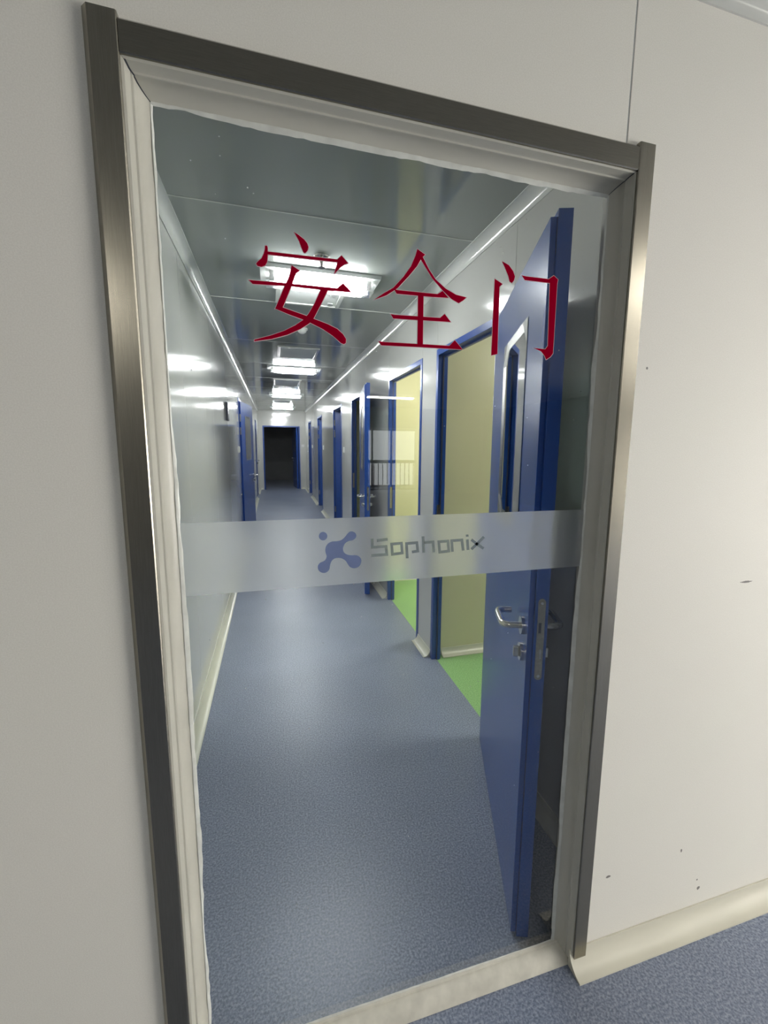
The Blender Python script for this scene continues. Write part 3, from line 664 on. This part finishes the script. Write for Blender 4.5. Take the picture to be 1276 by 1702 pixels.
hatch('air_vent', 0.04, 0.48, 7.55, 8.35, 'framed air vent between the second and third corridor lights', 'vent', True)
hatch('air_vent', 0.04, 0.48, 11.2, 11.8, 'framed air vent between the third and last corridor lights', 'vent', True)
def switch(loc, axis, sgn, label):
    t = tag(empty('light_switch', loc), label, 'switch', 'wall switches')
    if axis == 'x':
        mesh_obj('plate', box(BM(), *sorted((0, sgn*0.01)), -0.043, 0.043, -0.043, 0.043), 'white_plastic', t, bevel=0.003)
        mesh_obj('rocker', box(BM(), *sorted((sgn*0.01, sgn*0.014)), -0.022, 0.022, -0.03, 0.03), 'white_plastic', t, bevel=0.002)
    else:
        mesh_obj('plate', box(BM(), -0.043, 0.043, -0.01, 0, -0.043, 0.043), 'white_plastic', t, bevel=0.003)
        mesh_obj('rocker', box(BM(), -0.022, 0.022, -0.014, -0.01, -0.03, 0.03), 'white_plastic', t, bevel=0.002)
switch((XL, 6.40, 1.40), 'x', 1, 'white light switch beside the ajar blue door')
switch((XR, 6.72, 1.40), 'x', -1, 'white light switch beside the first dark side room')
switch((XR, 9.55, 1.40), 'x', -1, 'white light switch beside the second door past the folded-back leaf')
switch((XR, 12.3, 1.40), 'x', -1, 'white light switch beside the last door before the end wall')
switch((0.94, YEND, 1.40), 'y', -1, 'white light switch on the end wall')
sg = tag(empty('wall_gauge', (XL, 4.85, 1.80)), 'slim dark box mounted high on the glossy wall', 'gauge')
mesh_obj('housing', box(BM(), 0, 0.02, -0.07, 0.07, -0.09, 0.09), 'dark_plastic', sg, bevel=0.003)
mesh_obj('dial_face', box(BM(), 0.02, 0.0215, -0.055, 0.055, -0.02, 0.075), 'grey_trim', sg)

# ------------------------------------------------------------------ lobby behind the viewer (seen in the glass and steel)
DX0, DX1, DH = 2.62, 4.08, 1.95
wb = wall('wall_lobby_back', 'far lobby wall with the doorway to the stairs')
for (a, b, z0) in ((LX0, DX0, 0), (DX0, DX1, DH), (DX1, LX1, 0)):
    mesh_obj('wall_panel', box(BM(), a, b, LY0-0.1, LY0, z0, LCEIL), 'dimmed_wall', wb, bevel=0.002)
w1 = wall('wall_lobby_left', 'plain lobby side wall without a window'); 
for a, b in zip([LY0, -8.0, -5.5, -3.0, -0.8], [-8.0, -5.5, -3.0, -0.8, YB]): mesh_obj('wall_panel', box(BM(), LX0-0.1, LX0, a, b, 0, LCEIL), 'dimmed_wall', w1, bevel=0.002)
w2 = wall('wall_lobby_right', 'lobby side wall with the added fill window')
VY0, VY1, VZ0, VZ1 = -3.1, -0.4, 0.30, 1.60
for (a, b, z0, z1) in ((LY0, -8.0, 0, LCEIL), (-8.0, -5.5, 0, LCEIL), (-5.5, VY0, 0, LCEIL), (VY0, VY1, 0, VZ0), (VY0, VY1, VZ1, LCEIL), (VY1, YB, 0, LCEIL)):
    mesh_obj('wall_panel', box(BM(), LX1, LX1+0.1, a, b, z0, z1), 'dimmed_wall', w2, bevel=0.002)
wn = tag(empty('fill_window', (LX1+0.05, (VY0+VY1)/2, VZ0)), 'added glowing fill window in the lobby side wall', 'window', kind='structure')  # unseen window added to light the off-white wall more than the floor
hw, hz = (VY1-VY0)/2, VZ1-VZ0
for a in ((-hw, hw, 0, 0.05), (-hw, hw, hz-0.05, hz), (-hw, -hw+0.05, 0.05, hz-0.05), (hw-0.05, hw, 0.05, hz-0.05), (-0.025, 0.025, 0.05, hz-0.05)):
    mesh_obj('window_frame', box(BM(), -0.04, 0.04, *a), 'white_metal', wn, bevel=0.003)
for a in ((-hw+0.0505, -0.0255), (0.0255, hw-0.0505)):
    mesh_obj('window_pane', box(BM(), -0.005, 0.005, *a, 0.0505, hz-0.0505), 'fill_glow', wn)
ws = wall('wall_stairwell', 'white stairwell walls behind the railing')
for (x0, x1, y0, y1) in ((1.6, 5.3, LY0-2.75, LY0-2.7), (1.55, 1.6, LY0-2.75, LY0-0.1), (5.3, 5.35, LY0-2.75, LY0-0.1)):
    mesh_obj('wall_panel', box(BM(), x0, x1, y0, y1, 0, LCEIL), 'white_plastic', ws, bevel=0.002)
tube_lamp('twin-tube light over the stairwell railing', (3.4, LY0-1.2, LCEIL), 'tube_stair', 0, 'lobby lights')
rl = tag(empty('stair_railing', (3.5, LY0-1.0, 0)), 'dark railing with thin balusters in the stairwell doorway', 'railing')
mesh_obj('handrail', box(BM(), -1.5, 1.5, -0.03, 0.03, 0.90, 1.0), 'rail_dark', rl, bevel=0.01, seg=2)
mesh_obj('bottom_rail', box(BM(), -1.5, 1.5, -0.02, 0.02, 0.06, 0.10), 'rail_dark', rl, bevel=0.004)
for s in (-1.48, 1.48): mesh_obj('post', box(BM(), s-0.02, s+0.02, -0.02, 0.02, 0, 0.92), 'rail_dark', rl)
bal = None
for i in range(20):
    x = -1.36 + i*0.143
    if bal is None: bal = mesh_obj('baluster', box(BM(), -0.011, 0.011, -0.011, 0.011, 0.10, 0.90), 'rail_dark', rl); bal.location = (x, 0, 0)
    else:
        o = bal.copy(); COL.objects.link(o); o.parent = rl; o.location = (x, 0, 0)

# tall daylight window on the stair landing behind the railing
w2n = tag(empty('window_2', (3.6, LY0-2.66, 0)), 'tall daylight window behind the stair railing', 'window', kind='structure')
for a in ((-1.3, 1.3, 0.0, 0.06), (-1.3, 1.3, 1.95, 2.01), (-1.3, -1.24, 0.06, 1.95), (1.24, 1.3, 0.06, 1.95), (-0.33, -0.27, 0.06, 1.95), (0.35, 0.41, 0.06, 1.95)):
    mesh_obj('window_frame', box(BM(), a[0], a[1], -0.04, 0.04, a[2], a[3]), 'grey_trim', w2n, bevel=0.003)
for a, b in ((-1.239, -0.331), (-0.269, 0.349), (0.411, 1.239)):
    mesh_obj('window_pane', box(BM(), a, b, -0.004, 0.004, 0.061, 1.949), 'stair_daylight', w2n)
